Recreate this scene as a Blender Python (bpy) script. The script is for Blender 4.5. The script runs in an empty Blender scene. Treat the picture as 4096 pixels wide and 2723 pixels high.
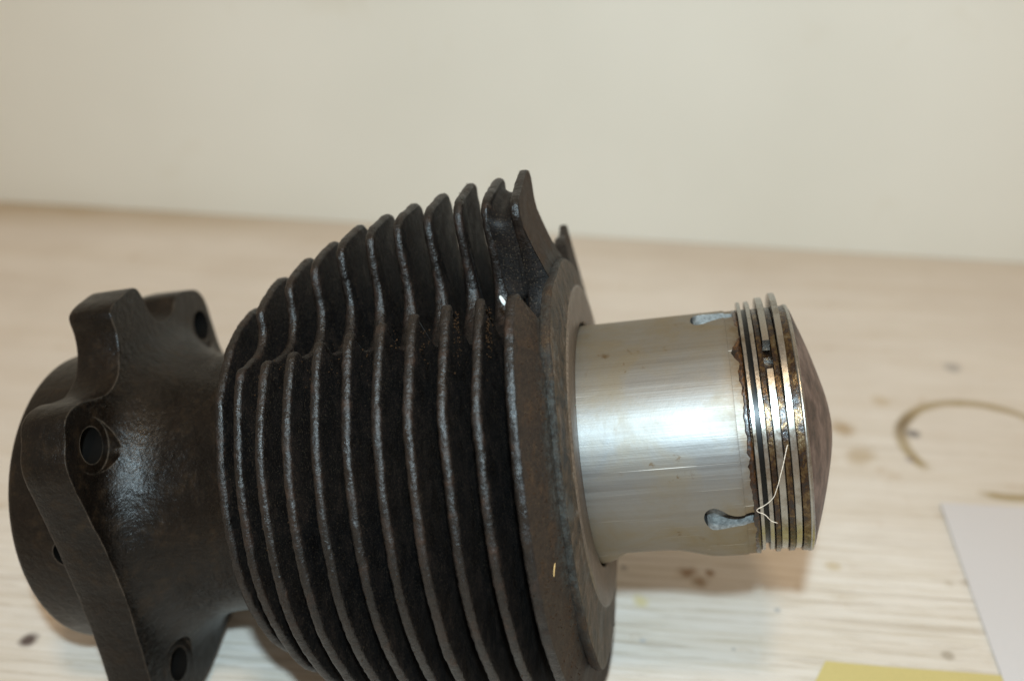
import bpy, bmesh, math, random
from mathutils import Vector, Matrix, noise

random.seed(7)
sc = bpy.context.scene
C = sc.collection
MM = 0.001
R = math.radians

# ------------------------------------------------------------------ camera, light, exposure
PITCH = R(29.0)
CAM_H = 0.257
cam = bpy.data.cameras.new("camera"); cam_o = bpy.data.objects.new("camera", cam); C.objects.link(cam_o)
cam_o.location = (0, 0, CAM_H)
cam_o.rotation_euler = (math.pi/2 - PITCH, 0, 0)
cam.lens = 35.68; cam.sensor_width = 36.0; cam.clip_start = 0.005; cam.clip_end = 20
cam.dof.use_dof = True; cam.dof.focus_distance = 0.262; cam.dof.aperture_fstop = 6.8
sc.camera = cam_o

world = bpy.data.worlds.new("World"); sc.world = world; world.use_nodes = True
wbg = world.node_tree.nodes["Background"]
wbg.inputs[0].default_value = (1.0, 0.80, 0.60, 1); wbg.inputs[1].default_value = 0.54

def area(name, loc, target, size, power, col, size_y=None, shape='DISK'):
    l = bpy.data.lights.new(name, 'AREA'); l.energy = power; l.color = col; l.size = size; l.shape = shape
    if size_y: l.shape = 'RECTANGLE'; l.size_y = size_y
    o = bpy.data.objects.new(name, l); C.objects.link(o); o.location = loc
    o.rotation_euler = (Vector(target)-Vector(loc)).to_track_quat('-Z', 'Y').to_euler()
    return o
# camera flash above the lens, and the warm room lamp overhead
area("camera_flash", (0.0, -0.010, CAM_H+0.085), (0.02, 0.50, 0.02), 0.018, 2.55, (0.66, 0.88, 1.0))
area("ceiling_lamp", (0.06, -0.20, 1.25), (0.0, 0.30, 0), 0.15, 4.9, (1.0, 0.70, 0.40))

sc.view_settings.view_transform = 'Standard'; sc.view_settings.look = 'None'
sc.view_settings.gamma = 1.0; sc.view_settings.exposure = -0.26
sc.render.engine = 'CYCLES'
sc.cycles.use_denoising = True
sc.cycles.max_bounces = 6; sc.cycles.sample_clamp_indirect = 4.0

# ------------------------------------------------------------------ frames
FY = (0.0, -math.sin(PITCH), math.cos(PITCH)); NN = (0.0, -math.cos(PITCH), -math.sin(PITCH))
def c2w(q):      # camera frame (x right, y down, z forward; mm) -> world direction
    q = Vector(q); return Vector((q.x, q.dot(Vector(FY)), q.dot(Vector(NN))))
D3 = Vector((0.97521958, -0.10395839, -0.19529317))          # cylinder axis, towards the piston crown
r0 = Vector(((2900-2048)/4060, (1727-1361.5)/4060, 1.0)).normalized()
W3 = -r0; T3 = W3.cross(D3).normalized()
P0 = r0*302.0
AX, AW, AT = c2w(D3).normalized(), c2w(W3).normalized(), c2w(T3).normalized()
ORG = c2w(P0)*MM + Vector((0, 0, CAM_H))
LM = Matrix(((AX.x, -AW.x, AT.x, ORG.x), (AX.y, -AW.y, AT.y, ORG.y), (AX.z, -AW.z, AT.z, ORG.z), (0, 0, 0, 1)))
def L(s, u, v):  # axial, towards camera, up (mm) -> local metres
    return Vector((s*MM, -u*MM, v*MM))
def table_pt(px, py):    # point of the table seen in direction (px,py) of the frame
    q = c2w(((px-2048)/4060, (py-1361.5)/4060, 1.0)); k = CAM_H/(-q.z); return Vector((q.x*k, q.y*k, 0))

# ------------------------------------------------------------------ node helpers
def mat(name):
    m = bpy.data.materials.new(name); m.use_nodes = True
    nt = m.node_tree; return m, nt, nt.nodes["Principled BSDF"]
def N(nt, t, **kw):
    n = nt.nodes.new(t)
    for k, v in kw.items():
        if k.startswith('i_'):
            key = k[2:]
            n.inputs[int(key) if key.isdigit() else key.replace('_', ' ')].default_value = v
        else: setattr(n, k, v)
    return n
def coords(nt, scale=(1, 1, 1), loc=(0, 0, 0), rot=(0, 0, 0)):
    tc = N(nt, 'ShaderNodeTexCoord'); mp = N(nt, 'ShaderNodeMapping')
    mp.inputs['Scale'].default_value = scale; mp.inputs['Location'].default_value = loc; mp.inputs['Rotation'].default_value = rot
    nt.links.new(tc.outputs['Object'], mp.inputs[0]); return mp.outputs[0]
def tex(nt, vec, scale, detail=4, rough=0.55, dist=0.0):
    n = N(nt, 'ShaderNodeTexNoise'); n.inputs['Scale'].default_value = scale; n.inputs['Detail'].default_value = detail
    n.inputs['Roughness'].default_value = rough; n.inputs['Distortion'].default_value = dist
    nt.links.new(vec, n.inputs['Vector']); return n.outputs['Fac']
def ramp(nt, fac, stops, interp='LINEAR'):
    r = N(nt, 'ShaderNodeValToRGB'); cr = r.color_ramp; cr.interpolation = interp
    while len(cr.elements) < len(stops): cr.elements.new(0.5)
    for e, (p, c) in zip(cr.elements, stops):
        e.position = p; e.color = (c, c, c, 1) if not isinstance(c, tuple) else (*c, 1)
    nt.links.new(fac, r.inputs[0]); return r.outputs[0]
def mix(nt, fac, a, b, mode='MIX'):
    m = N(nt, 'ShaderNodeMix', data_type='RGBA', blend_type=mode)
    for sock, v in ((m.inputs[0], fac), (m.inputs[6], a), (m.inputs[7], b)):
        if isinstance(v, (int, float)): sock.default_value = v
        elif isinstance(v, tuple): sock.default_value = (*v, 1)
        else: nt.links.new(v, sock)
    return m.outputs[2]
def math_(nt, op, a, b=None, clamp=False):
    m = N(nt, 'ShaderNodeMath', operation=op); m.use_clamp = clamp
    for sock, v in ((m.inputs[0], a), (m.inputs[1], b)):
        if v is None: continue
        if isinstance(v, (int, float)): sock.default_value = v
        else: nt.links.new(v, sock)
    return m.outputs[0]
def bump(nt, bsdf, h, strength, dist, chain=None):
    b = N(nt, 'ShaderNodeBump'); b.inputs['Strength'].default_value = strength; b.inputs['Distance'].default_value = dist
    nt.links.new(h, b.inputs['Height'])
    if chain is not None: nt.links.new(chain, b.inputs['Normal'])
    nt.links.new(b.outputs[0], bsdf.inputs['Normal']); return b.outputs[0]

# ------------------------------------------------------------------ materials
def iron_mat(name, dark, brown, rust, rust_amt, rough=(0.42, 0.7), dust=0.0, bump_s=0.6, grain=900, dustcol=(0.17, 0.12, 0.075), spec=0.5, scale_r=False, bd=1.0, wear=False):
    m, nt, b = mat(name)
    v = coords(nt)
    big = tex(nt, v, 38, 5, 0.6); mid = tex(nt, v, 170, 6, 0.65, 0.4); fine = tex(nt, v, grain, 4, 0.7); speck = tex(nt, v, 2600, 2, 0.6)
    col = mix(nt, ramp(nt, big, [(0.36, 0.0), (0.66, 1.0)]), dark, brown)
    col = mix(nt, math_(nt, 'MULTIPLY', ramp(nt, mid, [(0.52, 0.0), (0.72, 1.0)]), rust_amt), col, rust)
    col = mix(nt, ramp(nt, fine, [(0.35, 0.75), (0.65, 0.0)]), col, (dark[0]*0.45, dark[1]*0.45, dark[2]*0.45))
    if dust: col = mix(nt, math_(nt, 'MULTIPLY', ramp(nt, speck, [(0.60, 0.0), (0.72, 1.0)]), dust), col, dustcol)
    if wear:
        bv = N(nt, 'ShaderNodeBevel'); bv.samples = 6; bv.inputs['Radius'].default_value = 0.0007
        ge = N(nt, 'ShaderNodeNewGeometry'); dt = N(nt, 'ShaderNodeVectorMath', operation='DOT_PRODUCT'); nt.links.new(bv.outputs[0], dt.inputs[0]); nt.links.new(ge.outputs['Normal'], dt.inputs[1])
        em = math_(nt, 'MULTIPLY', ramp(nt, dt.outputs['Value'], [(0.90, 1.0), (0.985, 0.0)]), ramp(nt, mid, [(0.38, 0.1), (0.6, 1.0)]))
        col = mix(nt, math_(nt, 'MULTIPLY', em, 0.8), col, (0.10, 0.075, 0.055))
    if scale_r:      # blue-grey gasket scale left in a ring round the joint pad
        tc = N(nt, 'ShaderNodeTexCoord'); fl_ = N(nt, 'ShaderNodeVectorMath', operation='MULTIPLY'); fl_.inputs[1].default_value = (0, 1, 1); nt.links.new(tc.outputs['Object'], fl_.inputs[0])
        ln = N(nt, 'ShaderNodeVectorMath', operation='LENGTH'); nt.links.new(fl_.outputs[0], ln.inputs[0])
        dd = math_(nt, 'ADD', ln.outputs['Value'], math_(nt, 'MULTIPLY', math_(nt, 'SUBTRACT', mid, 0.5), 0.012))
        mr = N(nt, 'ShaderNodeMapRange', i_1=0.0575, i_2=0.0620, i_3=0.6, i_4=0.0); nt.links.new(dd, mr.inputs[0])
        sc_c = ramp(nt, tex(nt, v, 520, 5, 0.7), [(0.36, (0.008, 0.008, 0.007)), (0.48, (0.022, 0.024, 0.022)), (0.62, (0.055, 0.064, 0.062)), (0.74, (0.055, 0.034, 0.018))])
        col = mix(nt, math_(nt, 'MULTIPLY', mr.outputs[0], 0.85), col, sc_c)
    nt.links.new(col, b.inputs['Base Color'])
    rr = ramp(nt, mid, [(0.3, rough[0]), (0.7, rough[1])]); nt.links.new(rr, b.inputs['Roughness'])
    b.inputs['Specular IOR Level'].default_value = spec
    c = bump(nt, b, fine, bump_s, 0.0004*bd); bump(nt, b, speck, bump_s*0.6, 0.00015, c)
    return m
M_FACE = iron_mat('cast_iron_sooty', (0.0036, 0.0030, 0.0031), (0.0100, 0.0068, 0.0053), (0.026, 0.012, 0.006), 0.5, (0.42, 0.75), dust=0.4, spec=0.2)
M_RIM = iron_mat('cast_iron_worn_edge', (0.0040, 0.0029, 0.0025), (0.0150, 0.0090, 0.0062), (0.036, 0.015, 0.007), 0.75, (0.30, 0.55), dust=0.1, bump_s=0.9, grain=380, spec=0.40, bd=1.9)
M_BASE = iron_mat('cast_iron_base', (0.0024, 0.0017, 0.0013), (0.0085, 0.0046, 0.0024), (0.028, 0.015, 0.006), 0.6, (0.24, 0.44), dust=0.10, bump_s=0.7, grain=430, spec=0.27, bd=1.4, wear=True)
M_PLATE = iron_mat('cast_iron_dusty_plate', (0.023, 0.0145, 0.010), (0.042, 0.026, 0.016), (0.070, 0.033, 0.012), 0.6, (0.6, 0.85), dust=0.5, bump_s=0.5, dustcol=(0.15, 0.10, 0.05), spec=0.25, scale_r=True)
M_JOINT = iron_mat('machined_joint_iron', (0.085, 0.060, 0.042), (0.13, 0.092, 0.064), (0.09, 0.05, 0.022), 0.3, (0.38, 0.5), bump_s=0.15, spec=0.6)

def scale_mat():     # pad face crusted with carbon, rust and grey-blue scale
    m, nt, b = mat('carbon_crusted_iron')
    v = coords(nt)
    a = tex(nt, v, 210, 5, 0.65, 0.5); c = tex(nt, v, 95, 4, 0.6); f = tex(nt, v, 900, 4, 0.7)
    col = ramp(nt, a, [(0.34, (0.012, 0.010, 0.008)), (0.48, (0.035, 0.024, 0.014)), (0.60, (0.060, 0.038, 0.022)), (0.72, (0.12, 0.10, 0.08))])
    col = mix(nt, ramp(nt, c, [(0.58, 0.0), (0.68, 0.4)]), col, (0.085, 0.09, 0.085))
    nt.links.new(col, b.inputs['Base Color']); b.inputs['Roughness'].default_value = 0.6
    k = bump(nt, b, a, 0.8, 0.0008); bump(nt, b, f, 0.5, 0.0003, k)
    return m
M_CRUST = scale_mat()
def blue_mat():
    m, nt, b = mat('blue_grey_scale')
    v = coords(nt); a = tex(nt, v, 420, 5, 0.7); f = tex(nt, v, 1500, 3, 0.7)
    col = ramp(nt, a, [(0.36, (0.014, 0.014, 0.013)), (0.50, (0.05, 0.058, 0.058)), (0.64, (0.12, 0.135, 0.135)), (0.74, (0.09, 0.06, 0.03))])
    nt.links.new(col, b.inputs['Base Color']); b.inputs['Roughness'].default_value = 0.65
    bump(nt, b, f, 0.8, 0.0004); return m
M_BLUE = blue_mat()

def alu_mat():
    m, nt, b = mat('worn_aluminium_skirt')
    v = coords(nt)
    st = coords(nt, (9, 420, 420)); st2 = coords(nt, (22, 2000, 2000))
    s1 = tex(nt, st, 1.0, 5, 0.7); s2 = tex(nt, st2, 1.0, 3, 0.6)
    big = tex(nt, v, 55, 5, 0.65, 0.6); mid = tex(nt, v, 240, 5, 0.65); f = tex(nt, v, 1100, 4, 0.6)
    # varnish stains heavier on the upper side (+z) and underside, clean in the middle
    tc = N(nt, 'ShaderNodeTexCoord'); sp = N(nt, 'ShaderNodeSeparateXYZ'); nt.links.new(tc.outputs['Object'], sp.inputs[0])
    up = N(nt, 'ShaderNodeMapRange', i_1=0.006, i_2=0.030, i_3=0.0, i_4=0.55); nt.links.new(sp.outputs[2], up.inputs[0])
    dn = N(nt, 'ShaderNodeMapRange', i_1=-0.008, i_2=-0.030, i_3=0.0, i_4=0.65); nt.links.new(sp.outputs[2], dn.inputs[0])
    zone = math_(nt, 'ADD', up.outputs[0], dn.outputs[0])
    st_m = math_(nt, 'ADD', math_(nt, 'MULTIPLY', ramp(nt, big, [(0.40, 0.0), (0.66, 1.0)]), 0.5), zone, True)
    col = mix(nt, s1, (0.13, 0.128, 0.125), (0.285, 0.28, 0.273))
    col = mix(nt, ramp(nt, s2, [(0.66, 0.0), (0.74, 0.6)]), col, (0.42, 0.40, 0.37))
    col = mix(nt, st_m, col, (0.21, 0.165, 0.105))
    spots = math_(nt, 'MULTIPLY', ramp(nt, mid, [(0.60, 0.0), (0.68, 1.0)]), ramp(nt, big, [(0.50, 0.0), (0.62, 0.9)]))
    col = mix(nt, spots, col, (0.11, 0.06, 0.02))
    vz = N(nt, 'ShaderNodeMapRange', i_1=0.0005, i_2=0.0062, i_3=0.0, i_4=0.9); nt.links.new(sp.outputs[0], vz.inputs[0])
    col = mix(nt, math_(nt, 'MULTIPLY', math_(nt, 'POWER', vz.outputs[0], 1.6), ramp(nt, mid, [(0.36, 0.15), (0.58, 1.0)])), col, (0.13, 0.075, 0.028))
    scr = coords(nt, (7, 1500, 1500), (0.3, 0.2, 0.7)); s3 = tex(nt, scr, 1.0, 2, 0.5)
    scm = math_(nt, 'MULTIPLY', ramp(nt, s3, [(0.70, 0.0), (0.73, 1.0)]), ramp(nt, big, [(0.40, 0.2), (0.6, 1.0)]))
    col = mix(nt, scm, col, (0.80, 0.78, 0.74))
    nt.links.new(col, b.inputs['Base Color'])
    b.inputs['Metallic'].default_value = 0.8
    rr = math_(nt, 'ADD', math_(nt, 'MULTIPLY', s1, 0.36), 0.28)
    rr = math_(nt, 'ADD', rr, math_(nt, 'MULTIPLY', st_m, 0.15)); nt.links.new(rr, b.inputs['Roughness'])
    k = bump(nt, b, s1, 0.35, 0.00012); k = bump(nt, b, s2, 0.3, 0.00006, k); k = bump(nt, b, mid, 0.25, 0.00018, k); bump(nt, b, f, 0.12, 0.00006, k)
    return m
M_ALU = alu_mat()
def cast_alu():
    m, nt, b = mat('rough_cast_aluminium'); v = coords(nt); a = tex(nt, v, 800, 4, 0.6)
    nt.links.new(ramp(nt, a, [(0.3, (0.11, 0.11, 0.105)), (0.7, (0.31, 0.31, 0.30))]), b.inputs['Base Color'])
    b.inputs['Metallic'].default_value = 0.4; b.inputs['Roughness'].default_value = 0.5; bump(nt, b, a, 0.6, 0.0003); return m
M_CALU = cast_alu()
def land_mat(name, varnish):
    m, nt, b = mat(name)
    v = coords(nt, (1.3, 1, 1)); a = tex(nt, v, 330, 6, 0.7, 0.4); c = tex(nt, v, 70, 3, 0.5); f = tex(nt, v, 1300, 3, 0.6)
    k = math_(nt, 'ADD', math_(nt, 'MULTIPLY', a, 0.7), math_(nt, 'MULTIPLY', c, 0.3))
    o = varnish
    col = ramp(nt, k, [(0.42-o, (0.005, 0.003, 0.002)), (0.49-o*0.5, (0.022, 0.009, 0.004)), (0.55, (0.085, 0.048, 0.018)), (0.61+o, (0.155, 0.115, 0.066)), (0.70+o, (0.36, 0.33, 0.27))])
    nt.links.new(col, b.inputs['Base Color'])
    nt.links.new(ramp(nt, k, [(0.42, 0.0), (0.6, 0.85)]), b.inputs['Metallic'])
    nt.links.new(ramp(nt, f, [(0.3, 0.14), (0.7, 0.42)]), b.inputs['Roughness'])
    kk = bump(nt, b, a, 0.4, 0.0003); bump(nt, b, f, 0.35, 0.0002, kk); return m
M_LAND = land_mat('oil_varnished_land', 0.0)
def varn_mat():
    m, nt, b = mat('thick_burnt_oil'); v = coords(nt, (1.6, 1, 1)); a = tex(nt, v, 260, 6, 0.7, 0.8); f = tex(nt, v, 1000, 3, 0.6)
    nt.links.new(ramp(nt, a, [(0.40, (0.006, 0.004, 0.003)), (0.52, (0.022, 0.008, 0.003)), (0.66, (0.085, 0.032, 0.008)), (0.78, (0.20, 0.11, 0.04))]), b.inputs['Base Color'])
    nt.links.new(ramp(nt, f, [(0.3, 0.12), (0.7, 0.5)]), b.inputs['Roughness'])
    k = bump(nt, b, a, 0.3, 0.0003); bump(nt, b, f, 0.3, 0.0001, k); return m
M_VARN = varn_mat()
def ring_mat():
    m, nt, b = mat('ground_steel_ring'); v = coords(nt, (1, 1, 1)); a = tex(nt, v, 120, 5, 0.65); f = tex(nt, v, 900, 3, 0.6)
    col = mix(nt, ramp(nt, a, [(0.50, 0.0), (0.70, 0.75)]), (0.34, 0.325, 0.295), (0.12, 0.085, 0.048))
    nt.links.new(col, b.inputs['Base Color']); b.inputs['Metallic'].default_value = 0.95
    nt.links.new(ramp(nt, f, [(0.3, 0.20), (0.7, 0.36)]), b.inputs['Roughness']); bump(nt, b, f, 0.1, 0.0001); return m
M_RING = ring_mat()
def crown_mat():
    m, nt, b = mat('carboned_crown'); v = coords(nt, (1, 1, 1)); a = tex(nt, v, 140, 5, 0.65); f = tex(nt, v, 700, 3, 0.6)
    nt.links.new(ramp(nt, a, [(0.36, (0.030, 0.018, 0.014)), (0.5, (0.095, 0.058, 0.046)), (0.62, (0.17, 0.115, 0.095))]), b.inputs['Base Color'])
    b.inputs['Metallic'].default_value = 0.25; b.inputs['Roughness'].default_value = 0.5; bump(nt, b, f, 0.35, 0.0002); return m
M_CROWN = crown_mat()
def plain(name, col, rough=0.6, metal=0.0, sc_=500, b_=0.1, var=0.12, spec=0.5):
    m, nt, b = mat(name); b.inputs['Specular IOR Level'].default_value = spec; v = coords(nt); a = tex(nt, v, sc_, 4, 0.6)
    lo = tuple(c*(1-var) for c in col); hi = tuple(min(1, c*(1+var)) for c in col)
    nt.links.new(ramp(nt, a, [(0.3, lo), (0.7, hi)]), b.inputs['Base Color'])
    b.inputs['Roughness'].default_value = rough; b.inputs['Metallic'].default_value = metal
    bump(nt, b, a, b_, 0.0001); return m
M_DARK = plain('black_oil_and_shade', (0.004, 0.0035, 0.003), 0.35, spec=0.25)  # near-black for holes and grooves; paints in shade on piston slot walls
M_HOLE = plain('hole_near_black', (0.0035, 0.0028, 0.0022), 0.8, spec=0.08)  # near-black matte colour for the insides of the bolt holes
M_PAPER = plain('white_paper', (0.57, 0.545, 0.55), 0.8, 0, 900, 0.05, 0.015)
M_YELLOW = plain('yellow_paper', (0.52, 0.43, 0.175), 0.8, 0, 900, 0.05, 0.03)
M_THREAD = plain('cotton_thread', (0.62, 0.52, 0.42), 0.85, 0, 3000, 0.3)
M_STRAW = plain('dry_straw', (0.55, 0.36, 0.15), 0.7, 0, 2000, 0.3)
M_PAINT = plain('white_paint_drop', (0.5, 0.51, 0.49), 0.5)
M_GRIT = plain('rusty_grit', (0.030, 0.015, 0.007), 0.9, 0, 1500, 0.5, 0.6, 0.08)

# ---- table paint: worn white paint over straight-grained softwood
WALL_A, WALL_B = table_pt(0, 806), table_pt(4096, 1052)
GA = math.atan2(-0.104, 0.995)          # grain direction on the table (about -6 degrees)
WA = math.atan2(WALL_B.y-WALL_A.y, WALL_B.x-WALL_A.x)
RING_C = Vector((0.2635, 0.300, 0))      # refined below
def fit_ring():
    pts = [table_pt(*p) for p in ((3620, 1665), (3670, 1640), (3750, 1620), (3858, 1616), (3959, 1626), (4090, 1662), (3608, 1737), (3867, 1953), (3959, 1974), (4090, 1995))]
    # least squares circle
    import numpy as np
    q = np.array([(p.x, p.y) for p in pts]); A = np.c_[2*q, np.ones(len(q))]; s = np.linalg.lstsq(A, (q**2).sum(1), rcond=None)[0]
    return s[0], s[1], math.sqrt(s[2]+s[0]**2+s[1]**2)
RX, RY, RR = fit_ring()

def table_mat():
    m, nt, b = mat('worn_white_painted_wood')
    tc = N(nt, 'ShaderNodeTexCoord')
    def gmap(sx, sy):
        vr = N(nt, 'ShaderNodeVectorRotate'); vr.rotation_type = 'Z_AXIS'; vr.inputs['Angle'].default_value = -GA
        nt.links.new(tc.outputs['Object'], vr.inputs['Vector'])
        mp = N(nt, 'ShaderNodeMapping'); mp.inputs['Scale'].default_value = (sx, sy, 1); nt.links.new(vr.outputs[0], mp.inputs[0]); return mp.outputs[0]
    v = tc.outputs['Object']
    wob = tex(nt, gmap(7, 30), 1.0, 3, 0.5)
    g1 = gmap(13, 240); g2 = gmap(30, 700); g3 = gmap(5, 60)
    a = tex(nt, g1, 1.0, 4, 0.6, 0.35); f = tex(nt, g2, 1.0, 4, 0.65, 0.2); wide = tex(nt, g3, 1.0, 4, 0.6, 0.3)
    cloud = tex(nt, v, 11, 4, 0.55); fine = tex(nt, v, 420, 4, 0.6); blot = tex(nt, v, 60, 4, 0.6, 0.5)
    # grain is strongest towards the front edge of the board
    sp = N(nt, 'ShaderNodeSeparateXYZ'); nt.links.new(v, sp.inputs[0])
    near = N(nt, 'ShaderNodeMapRange', i_1=0.42, i_2=0.27, i_3=0.28, i_4=1.0); nt.links.new(sp.outputs[1], near.inputs[0])
    gr = math_(nt, 'MULTIPLY', ramp(nt, a, [(0.56, 0.0), (0.63, 1.0)]), near.outputs[0])
    gr = math_(nt, 'MULTIPLY', gr, ramp(nt, wob, [(0.35, 0.15), (0.6, 1.0)]))
    gf = math_(nt, 'MULTIPLY', ramp(nt, f, [(0.48, 0.0), (0.68, 0.7)]), near.outputs[0])
    col = mix(nt, ramp(nt, cloud, [(0.35, 0.0), (0.65, 1.0)]), (0.62, 0.56, 0.50), (0.70, 0.65, 0.595))
    col = mix(nt, math_(nt, 'MULTIPLY', ramp(nt, wide, [(0.46, 0.0), (0.64, 1.0)]), 0.34), col, (0.55, 0.465, 0.37))
    col = mix(nt, gf, col, (0.50, 0.43, 0.33))
    col = mix(nt, math_(nt, 'MULTIPLY', gr, 0.30), col, (0.33, 0.26, 0.18))
    wt = N(nt, 'ShaderNodeTexWave'); wt.wave_type = 'BANDS'; wt.bands_direction = 'Y'; wt.inputs['Scale'].default_value = 66; wt.inputs['Distortion'].default_value = 2.8
    wt.inputs['Detail'].default_value = 3; wt.inputs['Detail Scale'].default_value = 0.35; nt.links.new(gmap(0.18, 1.0), wt.inputs['Vector'])
    rib = math_(nt, 'MULTIPLY', ramp(nt, wt.outputs['Fac'], [(0.72, 0.0), (0.97, 1.0)]), near.outputs[0])
    ribm = math_(nt, 'MULTIPLY', rib, ramp(nt, tex(nt, gmap(34, 150), 1.0, 5, 0.7), [(0.47, 0.0), (0.60, 1.0)]))
    col = mix(nt, math_(nt, 'MULTIPLY', ribm, 0.42), col, (0.38, 0.31, 0.23))
    # blotchy brown wear
    col = mix(nt, math_(nt, 'MULTIPLY', ramp(nt, blot, [(0.60, 0.0), (0.72, 0.5)]), ramp(nt, wide, [(0.48, 0.0), (0.6, 0.8)])), col, (0.40, 0.28, 0.16))
    # dark knocks
    vo = N(nt, 'ShaderNodeTexVoronoi'); vo.inputs['Scale'].default_value = 34; nt.links.new(v, vo.inputs['Vector'])
    kn = math_(nt, 'MULTIPLY', ramp(nt, vo.outputs['Distance'], [(0.05, 1.0), (0.085, 0.0)]), ramp(nt, cloud, [(0.60, 0.0), (0.66, 0.5)]))
    # cup ring stain
    def dist(cx, cy):
        d = N(nt, 'ShaderNodeVectorMath', operation='DISTANCE'); d.inputs[1].default_value = (cx, cy, 0); nt.links.new(v, d.inputs[0]); return d.outputs['Value']
    rd = math_(nt, 'ABSOLUTE', math_(nt, 'SUBTRACT', math_(nt, 'ADD', dist(RX, RY), math_(nt, 'MULTIPLY', math_(nt, 'SUBTRACT', blot, 0.5), 0.002)), RR))
    band = N(nt, 'ShaderNodeMapRange', i_1=0.0012, i_2=0.0036, i_3=1.0, i_4=0.0); nt.links.new(rd, band.inputs[0])
    # the ring is broken at its lower left (towards the paper)
    gap = math_(nt, 'GREATER_THAN', dist(RX-RR*0.86, RY-RR*0.62), RR*0.50)
    gap = N(nt, 'ShaderNodeMapRange', i_1=RR*0.28, i_2=RR*0.46, i_3=0.0, i_4=1.0); nt.links.new(dist(RX-RR*0.75, RY-RR*0.75), gap.inputs[0])
    bandm = math_(nt, 'MULTIPLY', band.outputs[0], gap.outputs[0])
    bandm = math_(nt, 'MULTIPLY', bandm, ramp(nt, blot, [(0.3, 0.7), (0.6, 1.0)]))
    col = mix(nt, bandm, col, (0.33, 0.25, 0.13))
    heavy = N(nt, 'ShaderNodeMapRange', i_1=0.002, i_2=0.016, i_3=0.8, i_4=0.0)
    hp = table_pt(3625, 1700); nt.links.new(dist(hp.x, hp.y), heavy.inputs[0])
    col = mix(nt, math_(nt, 'MULTIPLY', heavy.outputs[0], band.outputs[0]), col, (0.16, 0.11, 0.06))
    # single stains
    for (px, py, r_, c_, k_) in ((3370, 1712, 0.0072, (0.36, 0.25, 0.13), 0.75), (3440, 1820, 0.0078, (0.42, 0.32, 0.20), 0.65), (3655, 1735, 0.0030, (0.12, 0.11, 0.11), 0.85),
                                 (3640, 1835, 0.0024, (0.20, 0.17, 0.20), 0.6), (3812, 1470, 0.0046, (0.30, 0.28, 0.27), 0.75), (3525, 1603, 0.0050, (0.45, 0.34, 0.20), 0.55),
                                 (3335, 2262, 0.0032, (0.48, 0.38, 0.22), 0.6), (115, 2555, 0.0030, (0.07, 0.045, 0.04), 0.95), (2740, 2287, 0.0040, (0.22, 0.11, 0.03), 0.9),
                                 (2840, 2292, 0.0020, (0.22, 0.11, 0.03), 0.8), (2800, 2328, 0.0036, (0.25, 0.14, 0.05), 0.8), (2495, 2270, 0.0018, (0.14, 0.12, 0.12), 0.8),
                                 (2935, 2595, 0.0011, (0.2, 0.21, 0.22), 0.7), (3110, 2440, 0.0014, (0.30, 0.32, 0.34), 0.7), (3870, 2330, 0.003, (0.38, 0.31, 0.23), 0.6), (3795, 2330, 0.0024, (0.38, 0.31, 0.23), 0.6),
                                 (3790, 2620, 0.002, (0.30, 0.25, 0.19), 0.7), (2560, 2403, 0.0035, (0.55, 0.46, 0.20), 0.7), (2570, 2560, 0.0016, (0.35, 0.37, 0.40), 0.7)):
        p = table_pt(px, py)
        dd = math_(nt, 'ADD', dist(p.x, p.y), math_(nt, 'MULTIPLY', math_(nt, 'SUBTRACT', blot, 0.5), r_*2.2))
        mr = N(nt, 'ShaderNodeMapRange', i_1=r_*0.35, i_2=r_*1.15, i_3=k_, i_4=0.0); nt.links.new(dd, mr.inputs[0])
        col = mix(nt, mr.outputs[0], col, c_)
    # brown line where the board meets the wall
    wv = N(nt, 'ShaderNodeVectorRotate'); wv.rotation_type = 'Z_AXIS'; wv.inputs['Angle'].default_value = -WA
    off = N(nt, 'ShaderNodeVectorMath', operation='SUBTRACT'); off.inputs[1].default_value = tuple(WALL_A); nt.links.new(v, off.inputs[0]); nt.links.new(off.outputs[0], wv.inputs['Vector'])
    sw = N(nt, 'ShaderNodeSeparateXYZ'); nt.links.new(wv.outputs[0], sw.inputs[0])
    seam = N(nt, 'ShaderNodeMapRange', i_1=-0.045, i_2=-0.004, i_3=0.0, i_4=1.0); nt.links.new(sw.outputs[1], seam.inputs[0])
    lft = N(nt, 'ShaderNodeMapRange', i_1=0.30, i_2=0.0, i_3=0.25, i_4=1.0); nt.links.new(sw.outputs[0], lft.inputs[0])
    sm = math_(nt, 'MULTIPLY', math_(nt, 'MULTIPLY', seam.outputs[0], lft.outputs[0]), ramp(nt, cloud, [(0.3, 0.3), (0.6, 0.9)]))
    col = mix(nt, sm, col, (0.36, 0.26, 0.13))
    nt.links.new(col, b.inputs['Base Color'])
    nt.links.new(ramp(nt, fine, [(0.3, 0.42), (0.7, 0.6)]), b.inputs['Roughness'])
    b.inputs['Specular IOR Level'].default_value = 0.35
    k = bump(nt, b, math_(nt, 'SUBTRACT', 1.0, gr), 0.35, 0.0005); k = bump(nt, b, math_(nt, 'SUBTRACT', 1.0, rib), 0.22, 0.0004, k); k = bump(nt, b, wide, 0.25, 0.0008, k); bump(nt, b, fine, 0.2, 0.0001, k)
    return m
def wall_mat():
    m, nt, b = mat('off_white_wall_paint'); v = coords(nt)
    a = tex(nt, v, 5, 3, 0.5); s = tex(nt, v, 19, 4, 0.55, 0.3); f = tex(nt, v, 300, 3, 0.6)
    col = mix(nt, ramp(nt, a, [(0.35, 0.0), (0.65, 1.0)]), (0.71, 0.705, 0.645), (0.76, 0.755, 0.70))
    col = mix(nt, ramp(nt, s, [(0.64, 0.0), (0.76, 0.22)]), col, (0.60, 0.54, 0.42))
    nt.links.new(col, b.inputs['Base Color']); b.inputs['Roughness'].default_value = 0.6
    bump(nt, b, f, 0.1, 0.0003); return m

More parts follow.
